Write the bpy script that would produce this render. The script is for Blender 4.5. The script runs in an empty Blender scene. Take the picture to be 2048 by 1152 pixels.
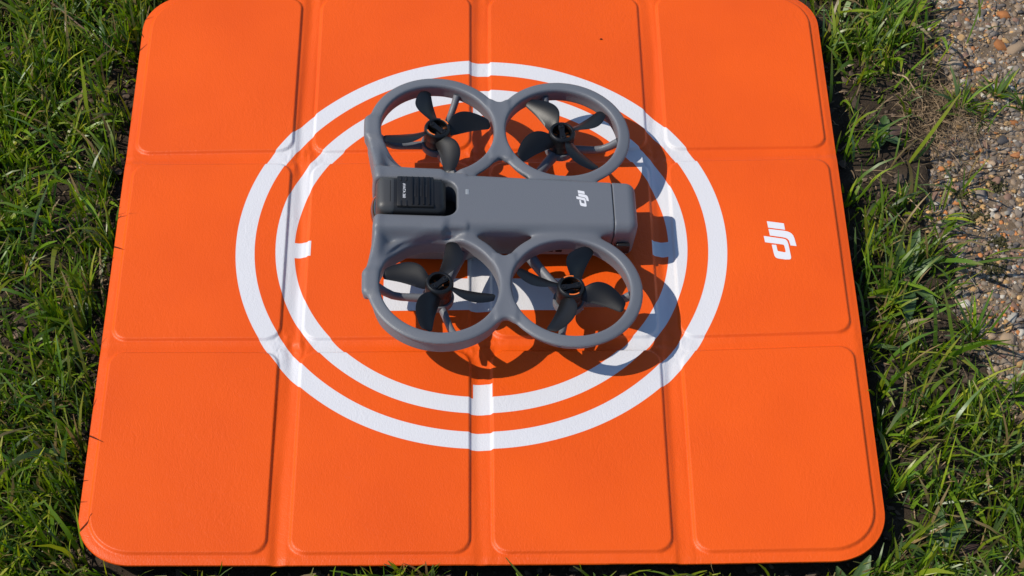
import bpy, bmesh, math, random
import numpy as np
from mathutils import Vector, Matrix, Euler

random.seed(7)
rng = np.random.default_rng(11)
scene = bpy.context.scene
COL = scene.collection
RR = 0.1833            # outer radius of the printed circle (m)

# ------------------------------------------------------------------ camera
cam_data = bpy.data.cameras.new('camera')
cam = bpy.data.objects.new('camera', cam_data)
COL.objects.link(cam)
cam.location = (0.0299 * RR, -5.3809 * RR, 6.7828 * RR)
cam.rotation_euler = (0.6490, -0.0049, -0.0113)
cam_data.sensor_width = 36.0
cam_data.lens = 4243.85 / 2048 * 36.0
cam_data.clip_start = 0.05
cam_data.clip_end = 500.0
scene.camera = cam

# ------------------------------------------------------------------ sky, sun, exposure
SHX, SHY = 0.86, 0.04           # shadow offset per unit of height
sun_dir = Vector((-SHX, -SHY, 1.0)).normalized()
elev = math.asin(sun_dir.z)
world = bpy.data.worlds.new('World')
scene.world = world
world.use_nodes = True
wn = world.node_tree.nodes
bg = wn['Background']
sky = wn.new('ShaderNodeTexSky')
sky.sky_type = 'NISHITA'
sky.sun_disc = False
sky.sun_elevation = elev
sky.sun_rotation = math.atan2(sun_dir.x, sun_dir.y)
sky.dust_density = 0.2
sky.ozone_density = 3.0
world.node_tree.links.new(sky.outputs[0], bg.inputs[0])
bg.inputs[1].default_value = 0.122
sd = bpy.data.lights.new('sun', 'SUN')
sun = bpy.data.objects.new('sun', sd)
COL.objects.link(sun)
sd.energy = 4.1
sd.angle = math.radians(0.55)
sd.color = (1.0, 0.93, 0.82)
sun.rotation_euler = (-sun_dir).to_track_quat('-Z', 'Y').to_euler()
sun.location = (-2, 0.3, 3)
vs = scene.view_settings
vs.view_transform = 'Standard'
vs.look = 'None'
vs.exposure = 0.14
vs.gamma = 1.0
vs.use_curve_mapping = False

# ------------------------------------------------------------------ helpers
def tag(o, label=None, cat=None, group=None, kind=None):
    if label: o['label'] = label
    if cat: o['category'] = cat
    if group: o['group'] = group
    if kind: o['kind'] = kind
    return o

def empty(name, loc=(0, 0, 0), rot=(0, 0, 0)):
    o = bpy.data.objects.new(name, None)
    o.empty_display_size = 0.02
    COL.objects.link(o)
    o.location = loc
    o.rotation_euler = rot
    return o

def link(name, me, mat=None, parent=None):
    o = bpy.data.objects.new(name, me)
    COL.objects.link(o)
    if mat is not None and not me.materials:
        me.materials.append(mat)
    if parent is not None:
        o.parent = parent
    return o

def np_mesh(name, V, F, smooth=True, normals=None, colors=None):
    """V (n,3) floats, F (m,k) ints -> mesh"""
    V = np.ascontiguousarray(V, dtype=np.float32)
    F = np.ascontiguousarray(F, dtype=np.int32)
    me = bpy.data.meshes.new(name)
    k = F.shape[1]
    me.vertices.add(len(V))
    me.vertices.foreach_set('co', V.ravel())
    me.loops.add(F.size)
    me.loops.foreach_set('vertex_index', F.ravel())
    me.polygons.add(len(F))
    me.polygons.foreach_set('loop_start', np.arange(0, F.size, k, dtype=np.int32))
    me.polygons.foreach_set('loop_total', np.full(len(F), k, dtype=np.int32))
    me.update(calc_edges=True)
    me.validate()
    me.polygons.foreach_set('use_smooth', np.full(len(me.polygons), smooth))
    if colors is not None:
        a = me.color_attributes.new('tint', 'FLOAT_COLOR', 'POINT')
        c = np.ones((len(V), 4), dtype=np.float32)
        c[:, :3] = colors
        a.data.foreach_set('color', c.ravel())
    if normals is not None:
        me.normals_split_custom_set_from_vertices(np.asarray(normals, dtype=np.float32))
    me.update()
    return me

def vert_normals(V, F):
    n = np.cross(V[F[:, 2]] - V[F[:, 0]], V[F[:, -1]] - V[F[:, 1]]) if F.shape[1] == 4 else \
        np.cross(V[F[:, 1]] - V[F[:, 0]], V[F[:, 2]] - V[F[:, 0]])
    N = np.zeros_like(V)
    for i in range(F.shape[1]):
        for c in range(3):
            N[:, c] += np.bincount(F[:, i], n[:, c], len(V))
    return N / np.maximum(np.linalg.norm(N, axis=1, keepdims=True), 1e-12)

def sub_mesh(name, V, F, N, mask):
    f = F[mask]
    u, inv = np.unique(f, return_inverse=True)
    return np_mesh(name, V[u], inv.reshape(f.shape), True, N[u])

def hash2(i, j, s):
    h = (i * 374761393 + j * 668265263 + s * 974634777) & 0x7fffffff
    h = ((h ^ (h >> 13)) * 1274126177) & 0x7fffffff
    return ((h ^ (h >> 16)) & 0xffff) / 65535.0

def vnoise(x, y, s=0):
    xi = np.floor(x).astype(np.int64); yi = np.floor(y).astype(np.int64)
    fx = x - xi; fy = y - yi
    fx = fx * fx * (3 - 2 * fx); fy = fy * fy * (3 - 2 * fy)
    a = hash2(xi, yi, s); b = hash2(xi + 1, yi, s); c = hash2(xi, yi + 1, s); d = hash2(xi + 1, yi + 1, s)
    return a + (b - a) * fx + (c - a) * fy + (a - b - c + d) * fx * fy

def fbm(x, y, s=0, o=4):
    v = 0; a = .5; t = 0
    for k in range(o):
        v = v + a * vnoise(x, y, s + k); t += a; a *= .5; x = x * 2.03 + 17.3; y = y * 2.03 + 5.1
    return v / t

def sstep(a, b, x):
    t = np.clip((x - a) / (b - a), 0, 1)
    return t * t * (3 - 2 * t)

class MB:
    """small mesh collector (units: whatever is put in)"""
    def __init__(self): self.v = []; self.f = []
    def add(self, v, f):
        o = len(self.v); self.v += [tuple(q) for q in v]; self.f += [tuple(i + o for i in q) for q in f]
    def box(self, c, h, M=None):
        vs_ = [Vector((sx * h[0], sy * h[1], sz * h[2])) for sz in (-1, 1) for sy in (-1, 1) for sx in (-1, 1)]
        if M is not None: vs_ = [M @ q for q in vs_]
        self.add([q + Vector(c) for q in vs_], [(0, 2, 3, 1), (4, 5, 7, 6), (0, 1, 5, 4), (2, 6, 7, 3), (0, 4, 6, 2), (1, 3, 7, 5)])
    def lathe(self, prof, n=40, c=(0, 0, 0)):
        vs_ = []; fs = []
        for r, z in prof:
            for i in range(n):
                a = 2 * math.pi * i / n
                vs_.append((c[0] + r * math.cos(a), c[1] + r * math.sin(a), c[2] + z))
        for k in range(len(prof) - 1):
            for i in range(n):
                j = (i + 1) % n
                fs.append((k * n + i, k * n + j, (k + 1) * n + j, (k + 1) * n + i))
        self.add(vs_, fs)
    def tube(self, pts, rad, n=8, flat=1.0):
        pts = [Vector(q) for q in pts]; vs_ = []; fs = []
        up = Vector((0, 0, 1))
        for i, q in enumerate(pts):
            d = (pts[min(i + 1, len(pts) - 1)] - pts[max(i - 1, 0)]).normalized()
            s = d.cross(up)
            s = s.normalized() if s.length > 1e-6 else Vector((1, 0, 0))
            u = s.cross(d)
            r = rad[i] if isinstance(rad, (list, tuple)) else rad
            for k in range(n):
                a = 2 * math.pi * k / n
                vs_.append(q + s * math.cos(a) * r + u * math.sin(a) * r * flat)
        for i in range(len(pts) - 1):
            for k in range(n):
                j = (k + 1) % n
                fs.append((i * n + k, i * n + j, (i + 1) * n + j, (i + 1) * n + k))
        fs.append(tuple(range(n - 1, -1, -1))); fs.append(tuple((len(pts) - 1) * n + k for k in range(n)))
        self.add(vs_, fs)
    def mesh(self, name, smooth=None, scale=1.0, off=(0, 0, 0)):
        me = bpy.data.meshes.new(name)
        me.from_pydata([((q[0] + off[0]) * scale, (q[1] + off[1]) * scale, (q[2] + off[2]) * scale) for q in self.v], [], self.f)
        bm = bmesh.new(); bm.from_mesh(me)
        bmesh.ops.recalc_face_normals(bm, faces=bm.faces)
        bm.to_mesh(me); bm.free()
        if smooth is not None:
            me.polygons.foreach_set('use_smooth', np.full(len(me.polygons), True))
            me.set_sharp_from_angle(angle=math.radians(smooth))
        me.update()
        return me

# ------------------------------------------------------------------ materials
def newmat(name):
    m = bpy.data.materials.new(name); m.use_nodes = True
    return m, m.node_tree.nodes, m.node_tree.links, m.node_tree.nodes['Principled BSDF']

def node(ns, t, **kw):
    n = ns.new(t)
    for k, v in kw.items(): setattr(n, k, v)
    return n

def simple(name, col, rough=.5, spec=.5, metal=0.0, bump=0.0, bscale=900, var=0.0, coat=0.0):
    m, ns, ls, b = newmat(name)
    b.inputs['Base Color'].default_value = (*col, 1)
    b.inputs['Roughness'].default_value = rough
    b.inputs['Specular IOR Level'].default_value = spec
    b.inputs['Metallic'].default_value = metal
    b.inputs['Coat Weight'].default_value = coat
    tc = node(ns, 'ShaderNodeTexCoord')
    if bump or var:
        nz = node(ns, 'ShaderNodeTexNoise'); nz.inputs['Scale'].default_value = bscale; nz.inputs['Detail'].default_value = 3
        ls.new(tc.outputs['Object'], nz.inputs['Vector'])
        if bump:
            bp = node(ns, 'ShaderNodeBump'); bp.inputs['Strength'].default_value = bump; bp.inputs['Distance'].default_value = .0004
            ls.new(nz.outputs[0], bp.inputs['Height']); ls.new(bp.outputs[0], b.inputs['Normal'])
        if var:
            n2 = node(ns, 'ShaderNodeTexNoise'); n2.inputs['Scale'].default_value = 60; n2.inputs['Detail'].default_value = 5
            ls.new(tc.outputs['Object'], n2.inputs['Vector'])
            mr = node(ns, 'ShaderNodeMapRange'); mr.inputs['To Min'].default_value = rough - var; mr.inputs['To Max'].default_value = rough + var
            ls.new(n2.outputs[0], mr.inputs[0]); ls.new(mr.outputs[0], b.inputs['Roughness'])
    return m

M = {}
M['shell'] = simple('grey_satin_plastic', (.124, .132, .149), .48, .5, bump=.42, bscale=1400, var=.05)
M['prop'] = simple('black_prop_plastic', (.003, .003, .0034), .43, .42, bump=.12, bscale=2600, var=.05)
M['black'] = simple('black_plastic', (.010, .010, .011), .45, .4, bump=.1, bscale=2000)
M['camera_front'] = simple('dark_grey_camera_plastic', (.050, .049, .048), .45, .5, bump=.25, bscale=1800)
M['dark'] = simple('dark_interior', (.006, .006, .006), .7, .2)
M['motor'] = simple('dark_motor_metal', (.018, .018, .019), .38, .5, metal=.3)
M['copper'] = simple('copper_winding', (.35, .10, .025), .35, .5, metal=.8)
M['screw'] = simple('black_screw', (.02, .02, .021), .28, .6, metal=.6)
M['stripe'] = simple('orange_print', (.75, .16, .02), .5)
M['white'] = simple('white_print', (.66, .66, .68), .5, .4)
M['lens'] = simple('lens_glass', (.008, .007, .008), .05, .8, coat=1.0)
M['rim'] = simple('lens_rim', (.03, .028, .027), .3, .5, metal=.4)
M['lamp'] = simple('status_window', (.24, .26, .28), .3, .5)
M['seam'] = simple('dark_seam', (.012, .013, .015), .6)

# pad cover: embossed synthetic leather, orange with white print
def pad_material():
    m, ns, ls, b = newmat('orange_leather_with_white_print')
    tc = node(ns, 'ShaderNodeTexCoord')
    sep = node(ns, 'ShaderNodeSeparateXYZ')
    ls.new(tc.outputs['Object'], sep.inputs[0])
    def math_(op, a, c=None, clamp=False):
        n = node(ns, 'ShaderNodeMath', operation=op); n.use_clamp = clamp
        for i, q in enumerate((a, c)):
            if q is None: continue
            if isinstance(q, (int, float)): n.inputs[i].default_value = q
            else: ls.new(q, n.inputs[i])
        return n.outputs[0]
    X, Y = sep.outputs[0], sep.outputs[1]
    W = .00025
    def lt(v, t):       # 1 where v < t, soft over W
        return math_('ADD', math_('DIVIDE', math_('SUBTRACT', t, v), W), .5, True)
    def band(v, lo, hi):
        return math_('MULTIPLY', lt(v, hi), math_('SUBTRACT', 1.0, lt(v, lo)))
    r = math_('SQRT', math_('ADD', math_('MULTIPLY', X, X), math_('MULTIPLY', Y, Y)))
    masks = [band(r, .9233 * RR, RR), band(r, .7632 * RR, .8386 * RR)]
    def rect(x0, x1, y0, y1):
        masks.append(math_('MULTIPLY', band(X, x0 * RR, x1 * RR), band(Y, y0 * RR, y1 * RR)))
    rect(-.80, -.695, -.064, .013); rect(.695, .80, -.070, .006)
    rect(-.035, .0396, -.80, -.697); rect(-.035, .0396, .697, .80)
    rect(-.394, .404, -.347, -.189); rect(-.394, .404, .131, .289); rect(-.057, .078, -.20, .14)
    tot = masks[0]
    for q in masks[1:]: tot = math_('MAXIMUM', tot, q)
    # leather relief
    mp = node(ns, 'ShaderNodeMapping'); ls.new(tc.outputs['Object'], mp.inputs[0])
    mp.inputs['Scale'].default_value = (1, .62, 1)
    n1 = node(ns, 'ShaderNodeTexNoise'); n1.inputs['Scale'].default_value = 60; n1.inputs['Detail'].default_value = 3
    ls.new(tc.outputs['Object'], n1.inputs['Vector'])
    dv = node(ns, 'ShaderNodeVectorMath', operation='MULTIPLY_ADD')
    ls.new(n1.outputs['Color'], dv.inputs[0]); dv.inputs[1].default_value = (.012, .012, .0); ls.new(mp.outputs[0], dv.inputs[2])
    v1 = node(ns, 'ShaderNodeTexVoronoi', feature='DISTANCE_TO_EDGE'); v1.inputs['Scale'].default_value = 430
    ls.new(dv.outputs[0], v1.inputs['Vector'])
    n2 = node(ns, 'ShaderNodeTexNoise'); n2.inputs['Scale'].default_value = 1100; n2.inputs['Detail'].default_value = 4
    ls.new(tc.outputs['Object'], n2.inputs['Vector'])
    wv = node(ns, 'ShaderNodeTexNoise'); wv.inputs['Scale'].default_value = 190; wv.inputs['Detail'].default_value = 5; wv.inputs['Distortion'].default_value = 1.6
    ls.new(mp.outputs[0], wv.inputs['Vector'])
    zone = node(ns, 'ShaderNodeTexNoise'); zone.inputs['Scale'].default_value = 14; zone.inputs['Detail'].default_value = 2
    ls.new(tc.outputs['Object'], zone.inputs['Vector'])
    zr = node(ns, 'ShaderNodeMapRange'); zr.inputs['From Min'].default_value = .42; zr.inputs['From Max'].default_value = .65
    ls.new(zone.outputs[0], zr.inputs[0])
    hh = math_('ADD', math_('MULTIPLY', n2.outputs[0], .55), math_('MULTIPLY', math_('MINIMUM', v1.outputs[0], .12), 1.6))
    hh = math_('ADD', hh, math_('MULTIPLY', math_('MULTIPLY', wv.outputs[0], 1.3), zr.outputs[0]))
    bp = node(ns, 'ShaderNodeBump'); bp.inputs['Strength'].default_value = .55; bp.inputs['Distance'].default_value = .0004
    ls.new(hh, bp.inputs['Height']); ls.new(bp.outputs[0], b.inputs['Normal'])
    # colours
    n3 = node(ns, 'ShaderNodeTexNoise'); n3.inputs['Scale'].default_value = 9; n3.inputs['Detail'].default_value = 6
    ls.new(tc.outputs['Object'], n3.inputs['Vector'])
    cr = node(ns, 'ShaderNodeValToRGB')
    cr.color_ramp.elements[0].position = .35; cr.color_ramp.elements[0].color = (.69, .079, .003, 1)
    cr.color_ramp.elements[1].position = .65; cr.color_ramp.elements[1].color = (.75, .091, .003, 1)
    ls.new(n3.outputs[0], cr.inputs[0])
    # rare specks of dust
    vs_ = node(ns, 'ShaderNodeTexVoronoi'); vs_.inputs['Scale'].default_value = 70
    ls.new(tc.outputs['Object'], vs_.inputs['Vector'])
    mx = node(ns, 'ShaderNodeMix', data_type='RGBA')
    ls.new(tot, mx.inputs[0]); ls.new(cr.outputs[0], mx.inputs[6]); mx.inputs[7].default_value = (.61, .605, .625, 1)
    ls.new(mx.outputs[2], b.inputs['Base Color'])
    b.inputs['Roughness'].default_value = .44
    b.inputs['Specular IOR Level'].default_value = .30
    return m
M['pad'] = pad_material()
M['pad_back'] = simple('dark_pad_backing', (.03, .012, .008), .8, .2)

def ground_material(name, c1, c2, c3, scale, bump):
    m, ns, ls, b = newmat(name)
    tc = node(ns, 'ShaderNodeTexCoord')
    n1 = node(ns, 'ShaderNodeTexNoise'); n1.inputs['Scale'].default_value = scale; n1.inputs['Detail'].default_value = 8; n1.inputs['Roughness'].default_value = .7
    n2 = node(ns, 'ShaderNodeTexNoise'); n2.inputs['Scale'].default_value = scale * 9; n2.inputs['Detail'].default_value = 6; n2.inputs['Roughness'].default_value = .75
    ls.new(tc.outputs['Object'], n1.inputs['Vector']); ls.new(tc.outputs['Object'], n2.inputs['Vector'])
    cr = node(ns, 'ShaderNodeValToRGB'); cr.color_ramp.elements[0].position = .3; cr.color_ramp.elements[1].position = .72
    cr.color_ramp.elements[0].color = (*c1, 1); cr.color_ramp.elements[1].color = (*c3, 1)
    e = cr.color_ramp.elements.new(.5); e.color = (*c2, 1)
    ad = node(ns, 'ShaderNodeMath', operation='MULTIPLY_ADD'); ad.inputs[1].default_value = .5
    ls.new(n2.outputs[0], ad.inputs[0])
    hf = node(ns, 'ShaderNodeMath', operation='MULTIPLY'); hf.inputs[1].default_value = .5
    ls.new(n1.outputs[0], hf.inputs[0]); ls.new(hf.outputs[0], ad.inputs[2])
    ls.new(ad.outputs[0], cr.inputs[0]); ls.new(cr.outputs[0], b.inputs['Base Color'])
    bp = node(ns, 'ShaderNodeBump'); bp.inputs['Strength'].default_value = .9; bp.inputs['Distance'].default_value = bump
    ls.new(ad.outputs[0], bp.inputs['Height']); ls.new(bp.outputs[0], b.inputs['Normal'])
    b.inputs['Roughness'].default_value = .95
    b.inputs['Specular IOR Level'].default_value = .15
    return m
M['soil'] = ground_material('dark_crumbly_soil', (.020, .014, .010), (.046, .033, .023), (.09, .068, .048), 45, .004)
M['path'] = ground_material('weathered_concrete', (.075, .050, .030), (.17, .122, .080), (.31, .245, .18), 60, .003)

def tinted(name, rough, spec, trans=0.0, bump=0.0):
    m, ns, ls, b = newmat(name)
    at = node(ns, 'ShaderNodeAttribute'); at.attribute_name = 'tint'
    ls.new(at.outputs['Color'], b.inputs['Base Color'])
    b.inputs['Roughness'].default_value = rough
    b.inputs['Specular IOR Level'].default_value = spec
    if trans:
        t = node(ns, 'ShaderNodeBsdfTranslucent'); mixn = node(ns, 'ShaderNodeMixShader'); mixn.inputs[0].default_value = trans
        hs = node(ns, 'ShaderNodeHueSaturation'); hs.inputs['Value'].default_value = 1.5; hs.inputs['Saturation'].default_value = 1.1
        ls.new(at.outputs['Color'], hs.inputs['Color']); ls.new(hs.outputs[0], t.inputs['Color'])
        ls.new(b.outputs[0], mixn.inputs[1]); ls.new(t.outputs[0], mixn.inputs[2])
        ls.new(mixn.outputs[0], ns['Material Output'].inputs['Surface'])
    if bump:
        tc = node(ns, 'ShaderNodeTexCoord')
        nz = node(ns, 'ShaderNodeTexNoise'); nz.inputs['Scale'].default_value = 700; nz.inputs['Detail'].default_value = 4
        bp = node(ns, 'ShaderNodeBump'); bp.inputs['Strength'].default_value = bump; bp.inputs['Distance'].default_value = .0008
        ls.new(tc.outputs['Object'], nz.inputs['Vector']); ls.new(nz.outputs[0], bp.inputs['Height']); ls.new(bp.outputs[0], b.inputs['Normal'])
    return m
M['grass'] = tinted('grass_blades', .38, .5, .38)
M['leaf'] = tinted('weed_leaves', .45, .4, .25, .3)
M['dry'] = tinted('dry_straw', .75, .2)
M['grit'] = tinted('grit_stones', .8, .3, bump=.5)
def stone_mat(name, c, rough=.65):
    m, ns, ls, b = newmat(name)
    tc = node(ns, 'ShaderNodeTexCoord')
    nz = node(ns, 'ShaderNodeTexNoise'); nz.inputs['Scale'].default_value = 260; nz.inputs['Detail'].default_value = 6
    ls.new(tc.outputs['Object'], nz.inputs['Vector'])
    mx = node(ns, 'ShaderNodeMix', data_type='RGBA')
    mx.inputs[6].default_value = (*[q * .55 for q in c], 1); mx.inputs[7].default_value = (*[min(.8, q * 1.25) for q in c], 1)
    ls.new(nz.outputs[0], mx.inputs[0]); ls.new(mx.outputs[2], b.inputs['Base Color'])
    bp = node(ns, 'ShaderNodeBump'); bp.inputs['Strength'].default_value = .5; bp.inputs['Distance'].default_value = .0006
    ls.new(nz.outputs[0], bp.inputs['Height']); ls.new(bp.outputs[0], b.inputs['Normal'])
    b.inputs['Roughness'].default_value = rough
    return m
STONE_COL = [(.26, .185, .12), (.21, .165, .125), (.15, .125, .105), (.075, .068, .066), (.36, .325, .27), (.36, .14, .045), (.40, .24, .10), (.20, .115, .08)]
STONE_COL = [tuple(min(.6, q * 1.18) for q in c) for c in STONE_COL]
STONES_M = [stone_mat('stone_%s' % n, c) for n, c in zip(('tan', 'buff', 'grey', 'flint', 'chalk', 'rust', 'ochre', 'brown'), STONE_COL)]

# ------------------------------------------------------------------ pad geometry (mm)
PX0, PX1, PY0, PY1, PRAD = -274.4, 274.4, -272.8, 263.0, 38.0
CX = [(-267.0, -146.1), (-129.8, -8.8), (7.1, 128.0), (143.8, 267.0)]
RY = [(91.6, 255.5), (-87.3, 78.3), (-265.0, -99.5)]
XN = [PX0, -267, -146.1, -129.8, -8.8, 7.1, 128, 143.8, 267, PX1]
YN = [PY0, -265, -99.5, -87.3, 78.3, 91.6, 255.5, PY1]
ZT = np.array([     # tilt of the boards (mm), rows from near to far
    [1.5, 1.5, 0.0, -.5, -.6, -1.0, -1.2, -2.2, .3, .5],
    [1.7, 1.7, 0.0, -.3, -.8, -1.2, -1.0, -2.0, .6, .8],
    [.8, .8, -.6, -.6, 0.0, .1, -.6, -1.7, 3.4, 3.6],
    [.4, .4, -.4, -.5, .3, .2, -.4, -.8, 4.4, 4.8],
    [-.2, 0., .2, -.3, .9, .3, .4, .2, 2.6, 2.8],
    [-1.8, -1.8, .8, -1.0, 1.4, .2, .3, .0, 1.6, 1.6],
    [.2, .2, 1.0, .2, 2.6, .4, .5, .6, .4, .4],
    [.2, .2, 1.0, .2, 2.6, .4, .5, .6, .4, .4]])
EMB = 2.0
def rrect(x, y, x0, x1, y0, y1, r):
    dx = np.abs(x - (x0 + x1) / 2) - (x1 - x0) / 2
    dy = np.abs(y - (y0 + y1) / 2) - (y1 - y0) / 2
    # r may depend on the corner: (x0y0, x1y0, x0y1, x1y1)
    rx = np.where(x > (x0 + x1) / 2, 1, 0); ry = np.where(y > (y0 + y1) / 2, 1, 0)
    rr = np.choose(rx + 2 * ry, r)
    qx = dx + rr; qy = dy + rr
    return np.hypot(np.maximum(qx, 0), np.maximum(qy, 0)) + np.minimum(np.maximum(qx, qy), 0) - rr
def panel_d(x, y):
    best = np.full(x.shape, 1e9); idx = np.zeros(x.shape, int); k = 0
    for j, (y0, y1) in enumerate(RY):
        for i, (x0, x1) in enumerate(CX):
            r = [11.0] * 4
            if i == 0 and j == 2: r[0] = 31
            if i == 3 and j == 2: r[1] = 31
            if i == 0 and j == 0: r[2] = 31
            if i == 3 and j == 0: r[3] = 31
            d = rrect(x, y, x0, x1, y0, y1, r)
            m = d < best; best[m] = d[m]; idx[m] = k; k += 1
    return best, idx
def pad_h(x, y):
    x = np.asarray(x, float); y = np.asarray(y, float)
    ix = np.clip(np.searchsorted(XN, x) - 1, 0, len(XN) - 2); iy = np.clip(np.searchsorted(YN, y) - 1, 0, len(YN) - 2)
    xn = np.array(XN); yn = np.array(YN)
    tx = np.clip((x - xn[ix]) / (xn[ix + 1] - xn[ix]), 0, 1); ty = np.clip((y - yn[iy]) / (yn[iy + 1] - yn[iy]), 0, 1)
    z = (ZT[iy, ix] * (1 - tx) + ZT[iy, ix + 1] * tx) * (1 - ty) + (ZT[iy + 1, ix] * (1 - tx) + ZT[iy + 1, ix + 1] * tx) * ty
    d, _ = panel_d(x, y)
    t = np.clip((d + .7) / 2.5, 0, 1)
    z = z - EMB * (.35 * sstep(0, 1, t) + .65 * (1 - (1 - sstep(0, 1, np.clip(t * 1.5, 0, 1))) ** 1.0))
    z = z - 1.2 * sstep(-6.0, 1.0, rrect(x, y, PX0, PX1, PY0, PY1, [PRAD] * 4))
    # folds between the boards sag
    for k, (a, b, A) in enumerate([(-146.1, -129.8, 1.25), (-8.8, 7.1, .75), (128.0, 143.8, .9)]):
        t = np.clip((x - a - 1.5) / (b - a - 3.0), 0, 1)
        amp = A * (.45 + 1.1 * vnoise(y / 85.0 + 3.1 * k, y * 0 + k, 5))
        shift = .5 + .22 * (vnoise(y / 120.0 + 9.7 * k, y * 0 + k, 8) - .5) * 2
        prof = np.where(t < shift, sstep(0, 1, t / shift), sstep(0, 1, (1 - t) / (1 - shift)))
        z = z - amp * prof
    for k, (a, b, A) in enumerate([(-99.5, -87.3, .5), (78.3, 91.6, .6)]):
        t = np.clip((y - a - 1.5) / (b - a - 3.0), 0, 1)
        z = z - A * (.4 + vnoise(x / 90.0 + k * 4, x * 0, 15)) * np.sin(np.pi * t) ** 2
    # little puckers where folds cross
    gate = sstep(0.5, 3.0, d)
    cross = np.zeros_like(x)
    for cx_ in (-138, -1, 136):
        for cy_ in (-93.4, 85):
            cross = np.maximum(cross, np.exp(-((x - cx_) ** 2 + (y - cy_) ** 2) / (2 * 11.0 ** 2)))
    z = z + gate * (fbm(x / 3.2, y / 6.5, 31, 3) - .5) * (.30 + 1.5 * cross)
    z = z + gate * cross * .5 * np.sin(x / 3.4 + y / 9.0)
    # boards are not perfectly flat
    z = z + (1 - gate) * (fbm(x / 60.0, y / 60.0, 41, 2) - .5) * .9
    return z

def lines(edges, lo, hi):
    out = [lo]
    cur = lo
    while cur < hi - 1e-6:
        dist = min(abs(cur - e) if not (e < cur) else cur - e for e in edges)
        dn = min(abs(cur + 2 - e) for e in edges)
        step = .75 if min(dist, dn) < 3.2 else (1.3 if min(dist, dn) < 12.5 else 4.0)
        cur = min(cur + step, hi); out.append(cur)
    return np.array(out)
gx = lines([q for c in CX for q in c] + [PX0, PX1], PX0, PX1)
gy = lines([q for c in RY for q in c] + [PY0, PY1], PY0, PY1)
GX, GY = np.meshgrid(gx, gy, indexing='ij')
PXm, PYm = GX.copy(), GY.copy()
for sx in (-1, 1):
    for sy in (-1, 1):
        ccx = (PX1 - PRAD) if sx > 0 else (PX0 + PRAD)
        ccy = (PY1 - PRAD) if sy > 0 else (PY0 + PRAD)
        a = (GX - ccx) * sx; b = (GY - ccy) * sy
        m = (a > 0) & (b > 0)
        L = np.hypot(a, b); f = np.where(L > 1e-9, np.maximum(a, b) / np.maximum(L, 1e-9), 1)
        PXm[m] = (ccx + sx * a * f)[m]; PYm[m] = (ccy + sy * b * f)[m]
PZ = pad_h(PXm.ravel(), PYm.ravel()).reshape(PXm.shape)
nx_, ny_ = GX.shape
PV = np.stack([PXm, PYm, PZ], -1).reshape(-1, 3) * .001
I = np.arange(nx_ * ny_).reshape(nx_, ny_)
PF = np.stack([I[:-1, :-1], I[1:, :-1], I[1:, 1:], I[:-1, 1:]], -1).reshape(-1, 4)
PN = vert_normals(PV.astype(np.float64), PF)
fc = PV[PF].mean(1) * 1000
fd, fi = panel_d(fc[:, 0], fc[:, 1])

pad = empty('landing_pad', (0, 0, 0))
tag(pad, 'square orange folding landing pad with white circles, lying flat on the grass', 'landing pad')
link('fold_cover', sub_mesh('fold_cover', PV, PF, PN, fd >= 2.7), M['pad'], pad)
for k in range(12):
    link('panel', sub_mesh('panel', PV, PF, PN, (fd < 2.7) & (fi == k)), M['pad'], pad)
# edge and back of the pad
loop = np.concatenate([I[:, 0], I[-1, 1:], I[-2::-1, -1], I[0, -2:0:-1]])
E0 = PV[loop]; nl = len(loop)
cen = E0.mean(0)
E1 = E0.copy(); E1[:, :2] += (E1[:, :2] / np.linalg.norm(E1[:, :2], axis=1, keepdims=True)) * .0004; E1[:, 2] -= .0009
E2 = E0.copy(); E2[:, :2] -= (E2[:, :2] / np.linalg.norm(E2[:, :2], axis=1, keepdims=True)) * .0003; E2[:, 2] -= .0022
mb = MB()
vv = [tuple(q) for q in np.concatenate([E0, E1, E2])] + [(0, 0, -.0155)]
ff = []
for i in range(nl):
    j = (i + 1) % nl
    ff += [(i, nl + i, nl + j, j), (nl + i, 2 * nl + i, 2 * nl + j, nl + j), (2 * nl + i, 3 * nl, 2 * nl + j)]
mb.add(vv, ff)
me = mb.mesh('hem', 50)
me.materials.append(M['pad']); me.materials.append(M['pad_back'])
me.polygons.foreach_set('material_index', np.array([1 if len(q.vertices) == 3 else 0 for q in me.polygons], dtype=np.int32))
link('hem', me, None, pad)

# printed emblem: three strokes (mm, x right / y away), measured relative to its middle
EMB_RAW = [[(325, 200), (650, 250), (660, 375), (337, 325)],
           [(340, 350), (640, 393), (700, 408), (740, 425), (778, 452), (802, 485), (820, 540), (845, 692), (730, 678), (716, 600), (706, 575), (690, 555), (670, 541), (645, 530), (600, 518), (355, 477)],
           [(233, 482), (600, 545), (632, 552), (655, 566), (672, 585), (684, 612), (692, 650), (715, 890), (711, 920), (700, 935), (680, 942), (600, 940), (470, 918), (440, 908), (418, 892), (404, 870), (395, 840), (370, 652), (457, 660), (468, 760), (472, 772), (482, 779), (605, 805), (617, 802), (622, 792), (622, 770), (611, 690), (604, 670), (592, 660), (575, 655), (247, 603)]]
def emblem_strokes(width_x, len_y, skew_fix=0.0):
    """strokes fitted to a width (x) and length (y) in mm, centred"""
    return [[((x - 539) / 612 * width_x, -(y - 571) / 742 * len_y) for x, y in s] for s in EMB_RAW]
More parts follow.
